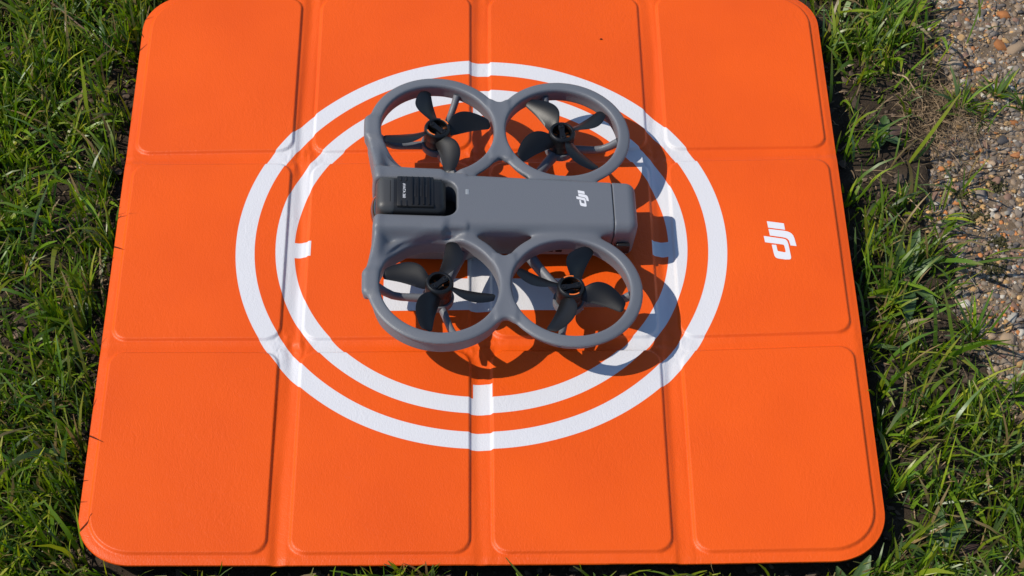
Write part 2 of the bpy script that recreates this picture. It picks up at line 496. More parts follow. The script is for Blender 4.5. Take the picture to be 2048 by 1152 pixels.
def poly_mesh(name, polys, zf, subdiv=0):
    bm = bmesh.new()
    for s in polys:
        vs_ = [bm.verts.new((x, y, 0)) for x, y in s]
        bm.faces.new(vs_)
    bmesh.ops.triangulate(bm, faces=bm.faces[:])
    if subdiv:
        bmesh.ops.subdivide_edges(bm, edges=bm.edges[:], cuts=subdiv)
        bmesh.ops.triangulate(bm, faces=bm.faces[:])
    for v in bm.verts:
        v.co.z = zf(v.co.x, v.co.y)
        v.co *= .001
    bmesh.ops.recalc_face_normals(bm, faces=bm.faces)
    if sum(f.normal.z for f in bm.faces) < 0: bmesh.ops.reverse_faces(bm, faces=bm.faces[:])
    me = bpy.data.meshes.new(name); bm.to_mesh(me); bm.free()
    return me
ecx, ecy = 223.0, -1.7
strokes = [[(x + ecx, y + ecy) for x, y in s] for s in emblem_strokes(23.6, 37.2)]
link('emblem', poly_mesh('emblem', strokes, lambda x, y: float(pad_h(np.array([x]), np.array([y]))[0]) + .12, 2), M['white'], pad)

# ------------------------------------------------------------------ ground
GZ = -24.0
def path_edge(y):      # x (mm) of the path's ragged border
    return np.interp(y, [-1200, -240, -150, -60, 30, 100, 160, 230, 300, 1200], [400, 384, 374, 350, 336, 344, 372, 362, 360, 330]) + 15 * (fbm(y / 38.0 + 4, y * 0, 51, 3) - .5) * 2
def spaced(lo, hi, fine, rng_=620, far=45000):
    a = list(np.arange(-rng_, rng_ + .1, fine)); s = fine
    while a[-1] < far:
        s *= 1.28; a.append(a[-1] + s); a.insert(0, a[0] - s)
    return np.array(a)
gxs = spaced(0, 0, 4.5, 480)
QX, QY = np.meshgrid(gxs, gxs, indexing='ij')
QZ = GZ + 9 * (fbm(QX / 42.0, QY / 42.0, 61, 4) - .5) * 2 * np.exp(-np.maximum(np.hypot(QX, QY) - 900, 0) / 600) + 5 * (fbm(QX / 11.0, QY / 11.0, 71, 2) - .5)
inside = (QX > PX0 - 5) & (QX < PX1 + 5) & (QY > PY0 - 5) & (QY < PY1 + 5)
QZ = np.where(inside, np.minimum(QZ, -17), QZ)
QZ = np.where(QX > path_edge(QY) + 12, GZ - 14, QZ)
n_ = len(gxs); J = np.arange(n_ * n_).reshape(n_, n_)
gF = np.stack([J[:-1, :-1], J[1:, :-1], J[1:, 1:], J[:-1, 1:]], -1).reshape(-1, 4)
ground = link('ground', np_mesh('ground', np.stack([QX, QY, QZ], -1).reshape(-1, 3) * .001, gF), M['soil'])
tag(ground, kind='structure')

# path of weathered concrete with exposed stones
py = np.concatenate([np.arange(-45000, -1500, 2500), np.arange(-1500, -500, 60), np.arange(-500, 560, 7), np.arange(560, 1600, 60), np.arange(1600, 45000, 2500)]).astype(float)
pu = np.concatenate([np.arange(0, 170, 6), np.arange(170, 400, 25), np.arange(400, 1500, 110)]).astype(float)
U, PYg = np.meshgrid(pu, py, indexing='ij')
PXg = path_edge(PYg) + U
def path_h(x, y, u):
    return GZ + 1.5 + 5.0 * (fbm(x / 55.0, y / 55.0, 81, 3) - .5) + 2.6 * (fbm(x / 9.0, y / 9.0, 85, 3) - .5) * 2 - 8 * np.exp(-u / 7.0)
PZg = path_h(PXg, PYg, U)
K = np.arange(PXg.size).reshape(PXg.shape)
pF = np.stack([K[:-1, :-1], K[1:, :-1], K[1:, 1:], K[:-1, 1:]], -1).reshape(-1, 4)
path = link('path', np_mesh('path', np.stack([PXg, PYg, PZg], -1).reshape(-1, 3) * .001, pF), M['path'])
tag(path, kind='structure')

def hull_mesh(name, seed, n=13, flat=.6, long=1.35):
    r = random.Random(seed)
    bm = bmesh.new()
    for i in range(n):
        v = Vector((r.gauss(0, 1), r.gauss(0, 1), r.gauss(0, 1))).normalized() * r.uniform(.8, 1.0)
        bm.verts.new((v.x * long, v.y, v.z * flat))
    bmesh.ops.convex_hull(bm, input=bm.verts[:])
    for v in [v for v in bm.verts if not v.link_faces]: bm.verts.remove(v)
    bmesh.ops.triangulate(bm, faces=bm.faces[:])
    me = bpy.data.meshes.new(name); bm.to_mesh(me); bm.free()
    return me
variants = []
for k in range(10):
    row = []
    base = hull_mesh('stone', 100 + k, random.choice((16, 20, 24)), random.uniform(.45, .7), random.uniform(1.1, 1.6))
    for m in STONES_M:
        c = base.copy(); c.materials.append(m)
        if k % 2: c.polygons.foreach_set('use_smooth', np.full(len(c.polygons), True))
        row.append(c)
    variants.append(row)
def path_z(x, y): return float(path_h(np.array([x]), np.array([y]), np.array([x - float(path_edge(np.array([y]))[0])]))[0])
W8 = [.22, .18, .16, .1, .09, .06, .11, .08]
placed = []
tries = 0
while len(placed) < 290 and tries < 9000:
    tries += 1
    y = random.uniform(-290, 330); x = float(path_edge(np.array([y]))[0]) + random.uniform(-4, 112)
    if x > 372 + (y + 275) * .16: continue
    s = min(7.0, 2.2 + random.expovariate(1 / 1.6))
    if any((x - a) ** 2 + (y - b) ** 2 < (.95 * (s + c)) ** 2 for a, b, c in placed): continue
    placed.append((x, y, s))
    k = random.randrange(10); m = random.choices(range(8), W8)[0]
    o = link('stone', variants[k][m], None, path)
    o.location = (x * .001, y * .001, (path_z(x, y) - .12 * s) * .001)
    o.rotation_euler = (random.uniform(-.35, .35), random.uniform(-.35, .35), random.uniform(0, 6.28))
    o.scale = (s * .001, s * .001, s * .001)

def scatter_hulls(name, pts, sizes, cols, protos, smooth=True):
    """many small stones in one mesh; pts in mm"""
    V = []; F = []; Cc = []; off = 0
    pv = []
    for me in protos:
        v = np.array([q.co[:] for q in me.vertices]); f = np.array([q.vertices[:] for q in me.polygons]); pv.append((v, f))
    kk = rng.integers(0, len(pv), len(pts))
    for k, (v, f) in enumerate(pv):
        sel = np.where(kk == k)[0]
        if not len(sel): continue
        a = rng.uniform(0, 6.283, len(sel)); ca, sa = np.cos(a), np.sin(a)
        tl = rng.uniform(-.5, .5, len(sel))
        vx = v[None, :, 0] * ca[:, None] - v[None, :, 1] * sa[:, None]
        vy = v[None, :, 0] * sa[:, None] + v[None, :, 1] * ca[:, None]
        vz = v[None, :, 2] + tl[:, None] * v[None, :, 0]
        s = sizes[sel][:, None]
        P = np.stack([vx * s, vy * s, vz * s], -1) + pts[sel][:, None, :]
        V.append(P.reshape(-1, 3)); nv = len(v)
        F.append((f[None] + (np.arange(len(sel)) * nv)[:, None, None] + off).reshape(-1, 3)); off += nv * len(sel)
        Cc.append(np.repeat(cols[sel], nv, 0))
    return np_mesh(name, np.concatenate(V) * .001, np.concatenate(F), smooth, None, np.concatenate(Cc))
protos = [variants[k][0] for k in range(10)]
# grit between the stones
ng = 28000
yy = np.concatenate([rng.uniform(-310, 340, 19000), rng.uniform(-900, 1100, ng - 19000)])
uu = np.concatenate([rng.uniform(-12, 120, 19000), rng.uniform(0, 900, ng - 19000)])
xx = path_edge(yy) + uu
sz = np.minimum(.5 + rng.exponential(.75, ng), 3.6) * np.where(np.arange(ng) < 19000, 1, 2.2)
zz = path_h(xx, yy, np.maximum(uu, 0)) - .02 * sz
ci = rng.choice(8, ng, p=np.array(W8) / sum(W8)); cc = np.array(STONE_COL)[ci] * rng.uniform(.6, 1.3, (ng, 1))
grit = link('grit', scatter_hulls('grit', np.stack([xx, yy, zz], -1), sz, cc, protos), M['grit'], path)
tag(grit, kind='stuff')

# ------------------------------------------------------------------ masks for planting
def pad_dist(x, y):
    return rrect(x, y, PX0, PX1, PY0, PY1, [PRAD] * 4)
def soil_z(x, y):
    z = GZ + 9 * (fbm(x / 42.0, y / 42.0, 61, 4) - .5) * 2 * np.exp(-np.maximum(np.hypot(x, y) - 900, 0) / 600) + 5 * (fbm(x / 11.0, y / 11.0, 71, 2) - .5)
    return z
# soil crumbs
nc = 16000
xx = rng.uniform(-560, 380, nc); yy = rng.uniform(-420, 420, nc)
ok = (pad_dist(xx, yy) > -8) & (xx < path_edge(yy) + 6)
xx, yy = xx[ok], yy[ok]
sz = np.minimum(.5 + rng.exponential(1.0, len(xx)), 6.0)
cc = np.array([.075, .052, .036]) * rng.uniform(.5, 1.6, (len(xx), 1)) * np.array([1, 1, 1])
crumbs = link('soil_crumbs', scatter_hulls('soil_crumbs', np.stack([xx, yy, soil_z(xx, yy) + .4 * sz], -1), sz, cc, protos, False), M['grit'])
tag(crumbs, 'dark crumbs of loose soil between the grass', 'soil', kind='stuff')

def blades(x, y, z, L, w, az, e0, e1, tw, col, seg=4, tipw=.25, colvar=True):
    """vectorised grass: root, length, width, azimuth of lean, elevation angle at root and tip"""
    n = len(x)
    t = np.linspace(0, 1, seg + 1)
    el = e0[:, None] + (e1 - e0)[:, None] * t[None] ** 1.3
    ds = (L / seg)[:, None]
    hor = np.concatenate([np.zeros((n, 1)), np.cumsum(np.cos((el[:, 1:] + el[:, :-1]) / 2) * ds, 1)], 1)
    ver = np.concatenate([np.zeros((n, 1)), np.cumsum(np.sin((el[:, 1:] + el[:, :-1]) / 2) * ds, 1)], 1)
    ca, sa = np.cos(az)[:, None], np.sin(az)[:, None]
    cx = x[:, None] + hor * ca; cy = y[:, None] + hor * sa; cz = z[:, None] + ver
    wp = np.interp(t, [0, .25, .6, .85, 1], [.7, 1, .95, .7, tipw])[None] * w[:, None] / 2
    # width direction: horizontal normal to azimuth, twisted
    tws = tw[:, None] * (.4 + .6 * t[None])
    nx = -sa * np.cos(tws) + ca * np.sin(tws) * -np.sin(el); ny = ca * np.cos(tws) + sa * np.sin(tws) * -np.sin(el); nz = np.sin(tws) * np.cos(el)
    A = np.stack([cx - nx * wp, cy - ny * wp, cz - nz * wp], -1); B = np.stack([cx + nx * wp, cy + ny * wp, cz + nz * wp], -1)
    V = np.stack([A, B], 2).reshape(n, -1, 3)
    base = []
    for k in range(seg): base.append((2 * k, 2 * k + 1, 2 * k + 3, 2 * k + 2))
    F = (np.array(base)[None] + (np.arange(n) * 2 * (seg + 1))[:, None, None]).reshape(-1, 4)
    C = np.repeat(col[:, None, :], 2 * (seg + 1), 1)
    if colvar:   # paler sheath at the root, as grass has
        g = np.repeat(t, 2)[None, :, None]
        C = C * (.85 + .15 * np.minimum(g * 3, 1)) + (1 - np.minimum(g * 4, 1)) * np.array([.03, .03, .005])
        tip = (rng.random((n, 1, 1)) < .35) * np.clip((g - .7) / .3, 0, 1) * .7
        C = C * (1 - tip) + tip * np.array([.26, .20, .07])
    return V.reshape(-1, 3), F, C.reshape(-1, 3)

def grass_density(x, y):
    d = pad_dist(x, y)
    n = fbm(x / 75.0 + 3, y / 75.0, 91, 3)
    left = x < 0
    dens = np.where(left, .35 + .65 * sstep(.28, .50, n), sstep(.38, .60, n) * .5)
    dens = np.where((x > 270) & (y > 55) & (y < 190), dens * .25, dens)
    dens = np.where((x > 0) & (y < -80), np.maximum(dens * 1.3, .5), dens)
    dens = np.where((x < 0) & (d < 45), np.maximum(dens, .75), dens)
    dens = np.where(y < -268, np.maximum(dens, .7), dens)
    pe = path_edge(y)
    dens = dens * (1 - sstep(-18, 22, x - pe)) + .05 * (x - pe > 0) * (x - pe < 50) * sstep(.55, .62, fbm(x / 30.0, y / 30.0, 95, 2))
    # grass tuft hanging over the path at the far right corner
    dens = np.maximum(dens, 1.2 * np.exp(-(((x - 322) / 34) ** 2 + ((y - 235) / 55) ** 2)))
    return dens * (d > 3)

def sample_grass(n, x0, x1, y0, y1, tuft):
    if tuft:
        nt = max(1, n // 18)
        tx = rng.uniform(x0, x1, nt); ty = rng.uniform(y0, y1, nt)
        k = rng.integers(0, nt, n)
        r = rng.exponential(3.6, n); a = rng.uniform(0, 6.283, n)
        x = tx[k] + r * np.cos(a); y = ty[k] + r * np.sin(a)
        ta = rng.uniform(0, 6.283, nt)[k]
        az = np.where(rng.random(n) < .6, a + rng.normal(0, .5, n), ta + rng.normal(0, .6, n))
    else:
        x = rng.uniform(x0, x1, n); y = rng.uniform(y0, y1, n); az = rng.uniform(0, 6.283, n)
    keep = rng.random(n) < grass_density(x, y)
    return x[keep], y[keep], az[keep]

parts = []
GREENS = np.array([1.18, 1.12, 1.0]) * np.array([[.090, .170, .010], [.130, .220, .012], [.060, .130, .012], [.185, .250, .016], [.100, .165, .060], [.24, .27, .03]])
def grow(n, box, tuft, Lm, wm, scale=1.0, elm=(70, 25)):
    x, y, az = sample_grass(n, *box, tuft)
    m = len(x)
    if m == 0: return
    L = np.clip(rng.normal(Lm, Lm * .35, m), Lm * .3, Lm * 2.1) * scale
    w = np.clip(rng.normal(wm, wm * .3, m), wm * .4, wm * 2) * scale
    e0 = np.radians(np.clip(rng.normal(elm[0], 14, m), 25, 92)); e1 = np.radians(np.clip(rng.normal(elm[1], 32, m), -55, 85))
    d = pad_dist(x, y)
    # near the pad the blades are pressed away from it
    gxn = pad_dist(x + 1, y) - d; gyn = pad_dist(x, y + 1) - d
    reach = L * .95
    tipd = pad_dist(x + reach * np.cos(az), y + reach * np.sin(az))
    bad = (tipd < 1)
    az = np.where(bad, np.arctan2(gyn, gxn) + rng.normal(0, .7, m), az)
    nearb = (d < 26) & (y < PY0 + 5)
    L = np.where(nearb, np.minimum(L, 34), L)
    c = GREENS[rng.choice(6, m, p=[.24, .22, .2, .14, .1, .1])] * rng.uniform(.65, 1.35, (m, 1))
    dry = rng.random(m) < .085
    c[dry] = np.array([.30, .21, .09]) * rng.uniform(.6, 1.2, (dry.sum(), 1))
    z = soil_z(x, y) - 1.5
    tipw = .22
    parts.append(blades(x, y, z, L, w, az, e0, e1, rng.normal(0, .9, m), c, 4, tipw))
NEAR = (-480, 480, -360, 400)
grow(46000, NEAR, True, 29, 1.8, elm=(74, 42))
grow(7000, NEAR, False, 42, 2.5, elm=(62, 10))
grow(16000, NEAR, False, 17, 1.3, elm=(68, 35))
# loose green tufts rooted between the path stones
for tx_, ty_, nb, Lb in [(383, 152, 34, 26), (414, 166, 26, 24), (400, 140, 16, 22), (374, 66, 10, 30), (436, 150, 24, 24), (352, 40, 14, 30), (362, -75, 26, 34), (384, -128, 30, 32), (396, -205, 24, 30)]:
    a_ = rng.uniform(0, 6.283, nb); r_ = rng.exponential(3.0, nb)
    x_, y_ = tx_ + r_ * np.cos(a_), ty_ + r_ * np.sin(a_)
    c_ = GREENS[rng.integers(0, 5, nb)] * rng.uniform(.7, 1.3, (nb, 1))
    parts.append(blades(x_, y_, np.full(nb, GZ - 1.0), rng.normal(Lb, 7, nb).clip(9), rng.normal(1.9, .4, nb).clip(.8), a_ + rng.normal(0, .5, nb), np.radians(rng.normal(65, 14, nb)), np.radians(rng.normal(25, 30, nb)), rng.normal(0, .8, nb), c_))
for bx in [(-1500, -480, -1300, 1500), (480, 1500, -1300, 1500), (-480, 480, -1300, -360), (-480, 480, 400, 1500)]:
    area = (bx[1] - bx[0]) * (bx[3] - bx[2]) / 1e6
    grow(int(17000 * area), bx, True, 40, 3.0, 1.15)
    grow(int(9000 * area), bx, False, 34, 2.6, 1.1)
off = 0; GV = []; GF = []; GC = []
for v, f, c in parts:
    GV.append(v); GF.append(f + off); GC.append(c); off += len(v)
grass = link('grass', np_mesh('grass', np.concatenate(GV) * .001, np.concatenate(GF), True, None, np.concatenate(GC)), M['grass'])
tag(grass, 'short green lawn grass with bare soil patches round the pad', 'grass', kind='stuff')

# dry straw and dead roots lying about
m = 9000
x = rng.uniform(-480, 400, m); y = rng.uniform(-360, 400, m)
mats_x = 366 + rng.normal(0, 16, 1300); mats_y = 145 + rng.normal(0, 22, 1300)
x = np.concatenate([x, mats_x]); y = np.concatenate([y, mats_y])
ok = (pad_dist(x, y) > 6) & (x < path_edge(y) + np.where(np.arange(len(x)) >= m, 60, 10))
x, y = x[ok], y[ok]; m = len(x)
az = rng.uniform(0, 6.283, m); L = np.clip(rng.exponential(9, m), 4, 34)
tipd = pad_dist(x + L * np.cos(az), y + L * np.sin(az))
ok = tipd > 2
x, y, az, L = x[ok], y[ok], az[ok], L[ok]; m = len(x)
c = np.array([.27, .185, .105]) * rng.uniform(.3, 1.3, (m, 1)) * np.array([1, 1, 1])
v, f, c = blades(x, y, soil_z(x, y) + rng.uniform(.5, 7, m), L, np.where(x > 335, rng.uniform(.25, .6, m), rng.uniform(.35, 1.2, m)), az, np.radians(rng.uniform(-5, 35, m)), np.radians(rng.uniform(-60, 40, m)), rng.normal(0, 1.2, m), c, 3, .5, False)
straw = link('straw', np_mesh('straw', v * .001, f, True, None, c), M['dry'])
tag(straw, 'dry straw and dead root fibres littered on the soil', 'straw', kind='stuff')

# moss cushions on the path
mx_, my_ = [], []
for cx_, cy_, r_, n in [(385, -10, 9, 260), (380, 40, 8, 220), (372, 62, 6, 130), (395, 15, 6, 120), (402, 70, 6, 120)]:
    mx_.append(cx_ + rng.normal(0, r_ * .6, n)); my_.append(cy_ + rng.normal(0, r_ * .6, n))
mx_ = np.concatenate(mx_); my_ = np.concatenate(my_); n = len(mx_)
sz = rng.uniform(.4, 1.1, n); cc = np.array([.045, .042, .012]) * rng.uniform(.4, 1.5, (n, 1))
moss = link('moss', scatter_hulls('moss', np.stack([mx_, my_, path_h(mx_, my_, mx_ * 0 + 60) + sz * .8 + .6], -1), sz, cc, protos), M['grit'])
tag(moss, 'dark olive moss cushions growing between the path stones', 'moss', kind='stuff')

# ------------------------------------------------------------------ weeds
def leaf_mesh(length, width, bend, cup, col, col2, seed, lobes=0):
    r = random.Random(seed); nu, nv = 12, 6
    V = []; C = []
    for i in range(nu + 1):
        t = i / nu
        w = width / 2 * (math.sin(math.pi * min(1, t * .93 + .05)) ** .8) * (1.0 if t > .12 else .35 + t * 5)
        if lobes: w *= 1 + .25 * math.sin(t * lobes * 6.28)
        el = bend[0] + (bend[1] - bend[0]) * t
        if i == 0: px, pz = 0, 0
        else:
            px += length / nu * math.cos(el); pz += length / nu * math.sin(el)
        for j in range(nv + 1):
            s = j / nv * 2 - 1
            rib = .35 * abs(math.sin(s * math.pi * 1.5)) * width * .05
            V.append((px - math.sin(el) * (cup * abs(s) ** 1.5 * w + rib), s * w, pz + math.cos(el) * (cup * abs(s) ** 1.5 * w + rib) + r.gauss(0, .12)))
            k = .5 + .5 * math.cos(s * math.pi * 3)
            C.append([a * (.85 + .3 * k) + (b - a) * t * .6 for a, b in zip(col, col2)])
    F = []
    for i in range(nu):
        for j in range(nv):
            a = i * (nv + 1) + j; F.append((a, a + 1, a + nv + 2, a + nv + 1))
    me = np_mesh('leaf', np.array(V) * .001, np.array(F), True, None, np.array(C)); me.materials.append(M['leaf'])
    return me
def weed(name, label, x, y, leaves, group=None):
    z = float(soil_z(np.array([x]), np.array([y]))[0])
    root = empty(name, (x * .001, y * .001, z * .001))
    tag(root, label, 'weed', group)
    for k, (az, L, w, b0, b1, col) in enumerate(leaves):
        o = link('leaf', leaf_mesh(L, w, (math.radians(b0), math.radians(b1)), .35, col, [q * 1.15 for q in col], int(x * 7 + k)), None, root)
        o.rotation_euler = (0, 0, math.radians(az))
    return root
G1, G2, G3, PU = (.055, .105, .025), (.075, .13, .04), (.04, .08, .03), (.075, .045, .035)
weed('plantain_weed', 'ribbed plantain rosette with one purple leaf beside the pad corner', 306, -262,
     [(42, 46, 11, 40, 6, G1), (12, 40, 12, 30, 0, PU), (75, 44, 12, 40, 0, G1), (-40, 50, 13, 35, -5, G1), (-80, 48, 12, 30, 0, G3), (150, 26, 9, 40, 5, G1)])
weed('lance_weed', 'narrow-leaved weed between the pad and the stony path', 318, -20,
     [(70, 42, 10, 55, 20, G2), (105, 34, 8, 60, 25, G1), (-95, 48, 13, 30, 0, G3), (20, 36, 8, 50, 10, G1), (-60, 40, 9, 35, 0, G2)])
weed('lobed_weed', 'small dark leafy weed below the far grass tuft', 318, 122,
     [(80, 20, 9, 40, 0, G1), (10, 22, 10, 35, 0, PU), (-50, 20, 9, 40, 5, G3), (150, 18, 8, 45, 10, G1), (-120, 22, 10, 30, 0, G3)])
weed('broadleaf_weed', 'dark rounded leaves tucked under the left pad edge', -292, -52,
     [(120, 17, 13, 35, 5, G3), (200, 18, 14, 30, 0, G3), (250, 17, 12, 30, 5, G1), (165, 15, 11, 50, 10, G3)])
weed('clover_weed', 'pale green clover leaves deep in the lawn', -362, 18,
     [(0, 12, 11, 25, 5, G2), (120, 12, 11, 30, 0, G2), (240, 12, 11, 25, 5, G2), (60, 14, 12, 45, 10, G1), (300, 13, 11, 40, 5, G1)])
weed('dandelion_weed', 'leafy green rosette at the near edge of the pad', 246, -296,
     [(60, 40, 11, 60, 30, G2), (110, 30, 10, 60, 20, G1), (180, 42, 11, 35, 0, G3), (-30, 44, 12, 40, 5, G1), (-100, 40, 10, 30, 0, G1)])

# twigs and stalks
def twig(name, label, pts, r, col, group=None, wob=1.0):
    mb = MB(); P = []; R_ = []
    rr = random.Random(label)
    pts = [Vector(q) for q in pts]; n = 10
    seglen = len(pts) - 1
    for i in range(n + 1):
        t = i / n * seglen; k = min(int(t), seglen - 1)
        q = pts[k].lerp(pts[k + 1], t - k) + Vector((rr.gauss(0, .5), rr.gauss(0, .5), rr.gauss(0, .25))) * wob
        P.append(q); R_.append(r * (1 - .5 * i / n) * rr.uniform(.85, 1.15))
    base = P[0].copy()
    mb.tube([q - base for q in P], R_, 6)
    me = mb.mesh(name, 60, .001)
    a = me.color_attributes.new('tint', 'FLOAT_COLOR', 'POINT')
    cs = np.ones((len(me.vertices), 4), dtype=np.float32); cs[:, :3] = np.array(col) * rng.uniform(.7, 1.2, (len(me.vertices), 1))
    a.data.foreach_set('color', cs.ravel())
    o = link(name, me, M['dry']); o.location = base * .001
    tag(o, label, 'twig', group)
twig('twig', 'thin brown twig lying across the stony path', [(352, 72, -19), (385, 82, -17), (440, 96, -17)], .8, (.12, .075, .045))
twig('straw_stalk', 'pale frayed stalk lying on the path border', [(350, 10, -16), (362, -12, -18), (372, -34, -19)], .6, (.24, .21, .17))
twig('twig', 'brown stem lying in the lawn near the pad corner', [(-352, 255, -2), (-320, 225, -4), (-283, 196, -10)], .8, (.14, .09, .06))
twig('straw_stalk', 'dry tan stalk standing in the grass tuft beside the path', [(330, 190, -20), (340, 168, -4), (352, 150, -12)], .9, (.34, .25, .15))
twig('straw_stalk', 'dry straw stalk poking over the soil by the plantain rosette', [(345, -255, -18), (372, -275, -15), (395, -290, -19)], .8, (.36, .28, .17))

# speck of debris on the pad
mb = MB()
me = hull_mesh('debris', 5, 12, .6, 1.3)
zq = float(pad_h(np.array([96.8]), np.array([207.5]))[0])
deb = link('dirt_speck', me, M['soil']); deb.location = (.0968, .2075, (zq + .6) * .001); deb.scale = (.0011, .0009, .0011)
tag(deb, 'tiny dark speck of dirt on the orange pad', 'dirt')

# ------------------------------------------------------------------ drone (local mm: x to the tail, y away, z up from the guard ring plane)
Z0 = 36.0
TH, YAW = math.radians(4.56), math.radians(1.1)
MD = Matrix.Rotation(YAW, 4, 'Z') @ Matrix.Rotation(TH, 4, 'Y')
Tw = Vector((15.2, 0.0, 36.75)) - MD @ Vector((0, 0, Z0))
drone = empty('drone', Tw * .001, (0, 0, 0))
drone.rotation_euler = MD.to_euler()
tag(drone, 'grey four-rotor drone with round propeller guards parked on the pad', 'drone')

H = .8
gx0 = np.arange(-108, 104, H, dtype=np.float32); gy0 = np.arange(0, 129, H, dtype=np.float32); gz0 = np.arange(-46, 17, H, dtype=np.float32)
# the shell is mirror-symmetric: build the +y half and mirror the field
X = gx0[:, None, None]; Y = gy0[None, :, None]; Z = gz0[None, None, :]
def smin(a, b, k):
    h = np.maximum(k - np.abs(a - b), 0) / k
    return np.minimum(a, b) - h * h * k * .25
def smax(a, b, k): return -smin(-a, -b, k)
def rbox(x, y, z, hx, hy, hz, r):
    qx = np.abs(x) - hx + r; qy = np.abs(y) - hy + r; qz = np.abs(z) - hz + r
    return np.sqrt(np.maximum(qx, 0) ** 2 + np.maximum(qy, 0) ** 2 + np.maximum(qz, 0) ** 2) + np.minimum(np.maximum(np.maximum(qx, qy), qz), 0) - r
def field():
    # main hull
    hy = 26.3 - (X + 46) * .026 - np.maximum(0, 1 - Z) * .16
    # wider guard roots
    hull = rbox(X - 26, Y - (hy - 26), Z + 8.2, 72.6, 26, 21.4, 7.5) * .92
    hull = np.maximum(hull, -(Y + 60))
    inner = rbox(X - 26, np.minimum(Y, 0) * 0 + np.maximum(Y - (hy - 26), -26) , Z + 8.2, 72.6, 26, 21.4, 7.5) * .92
    d = np.minimum(hull, inner)
    # belly pod below the front
    pod = rbox(X + 50, Y, Z + 22, 36, 25.5 + np.minimum(0, Z + 20) * .35, 19.6, 11)
    d = smin(d, pod, 6)
    # arms on both sides of the camera
    hw = 5.4 + np.clip((-60 - X) / 35, 0, 1) * 1.9
    arm = rbox(X + 58.9, Y - 20.7 - np.clip((-60 - X) / 35, 0, 1) * 1.6, Z + 2.1, 34.8, hw, 15.0, 4.2)
    d = smin(d, arm, .8)
    # screw boss
    # guard rings
    RYC, RZC = 73.3, 4.4
    def ring(cx):
        rad = np.sqrt((X - cx) ** 2 + (Y - RYC) ** 2)
        RZC = 4.4
        if cx < 0:      # beside the camera the front guard drops below the nose arm
            an = (Y - RYC) / np.maximum(rad, 1); ax_ = (X - cx) / np.maximum(rad, 1)
            RZC = 4.4 - 7.0 * sstep(.35, .80, -an) * (1 - sstep(.12, .42, ax_))
        q = rad - 47.1
        fl = (np.sqrt(((q - .2) / 4.5) ** 2 + ((Z - RZC) / 2.1) ** 2) - 1) * 2.3          # flared flange
        tt = np.clip((RZC - Z) / 9.5, 0, 1)
        wall = np.sqrt((q + 3.0 - .3 * tt) ** 2 + (Z - RZC + 9.5 * tt) ** 2) - 1.5   # inner duct wall
        return rad, q, smin(fl, wall, 4.0)
    r1, q1, t1 = ring(-47.0); r2, q2, t2 = ring(47.0)
    # lower lip of the front guard
    ang = (Y - RYC) / np.maximum(r1, 1)
    angx = (X + 47) / np.maximum(r1, 1)
    low = 1.5 - 9.5 * sstep(.05, .50, ang + .12 * angx)
    lip = smax(np.abs(q1 - 1.2) - 1.9, smax(Z - 4.0, low - Z, 1.5), 1.5)
    t1 = smin(t1, lip, 1.6)
    # web between the two rings
    fil = np.sqrt(X ** 2 + (Y - RYC - 35.75) ** 2)
    fil2 = np.sqrt(X ** 2 + (Y - RYC + 31.2) ** 2)
    web = smax(smax(44.0 - r1, 44.0 - r2, 1), smax(7.1 - fil, 4.4 - fil2, .5), 1.5)
    web = smax(web, smax(Y - RYC - 30.6, -28.2 - (Y - RYC), 1), 1)
    web = smax(web, np.abs(X) - 7.5, 1)
    web = smax(web, np.abs(Z - RZC) - 3.0, 2.5)
    rings = smin(smin(t1, t2, 2.0), web, 2.6)
    # fairing between nose arm and front guard
    nose = (-93.6 - .15 * (Y - 27)) - X
    zty = 12.0 - 14.0 * sstep(27.0, 38.0, Y)
    ztx = np.maximum(6.6, 11.6 - (Y - 27) * .20) - 9.0 * sstep(-92.0, -78.0, X)
    zt = smax(zty, ztx, 4.0)
    fair = smax(smax(nose, 43.6 - r1, 2), smax(Y - 64, 19 - Y, 1), 3)
    fair = smax(fair, smax((Z - zt) * .7, -13 - Z, 2), 3)
    fair = smax(fair, X + 44, 3)
    # antenna bump
    bump = rbox(X + 95.8, Y - 73, Z - 1.5, 5.0, 9.5, 5.6, 2.6)
    rings = smin(smin(rings, fair, 3.0), bump, 6)
    d = smin(d, rings, 6.0)
    # fairing under rings to hull at the tail
    # camera bay
    bay = rbox(X + 85, Y, Z - 8, 51.0, 16.6, 36, 9.5)
    d = smax(d, -bay, 1.2)
    # propeller ducts stay open
    cut = np.minimum(np.maximum(r1, 0), np.maximum(r2, 0)) - 42.3
    d = smax(d, -cut, 2.0)
    return d
D = field().astype(np.float32)
D = np.concatenate([D[:, :0:-1, :], D], 1)
gyf = np.concatenate([-gy0[:0:-1], gy0])

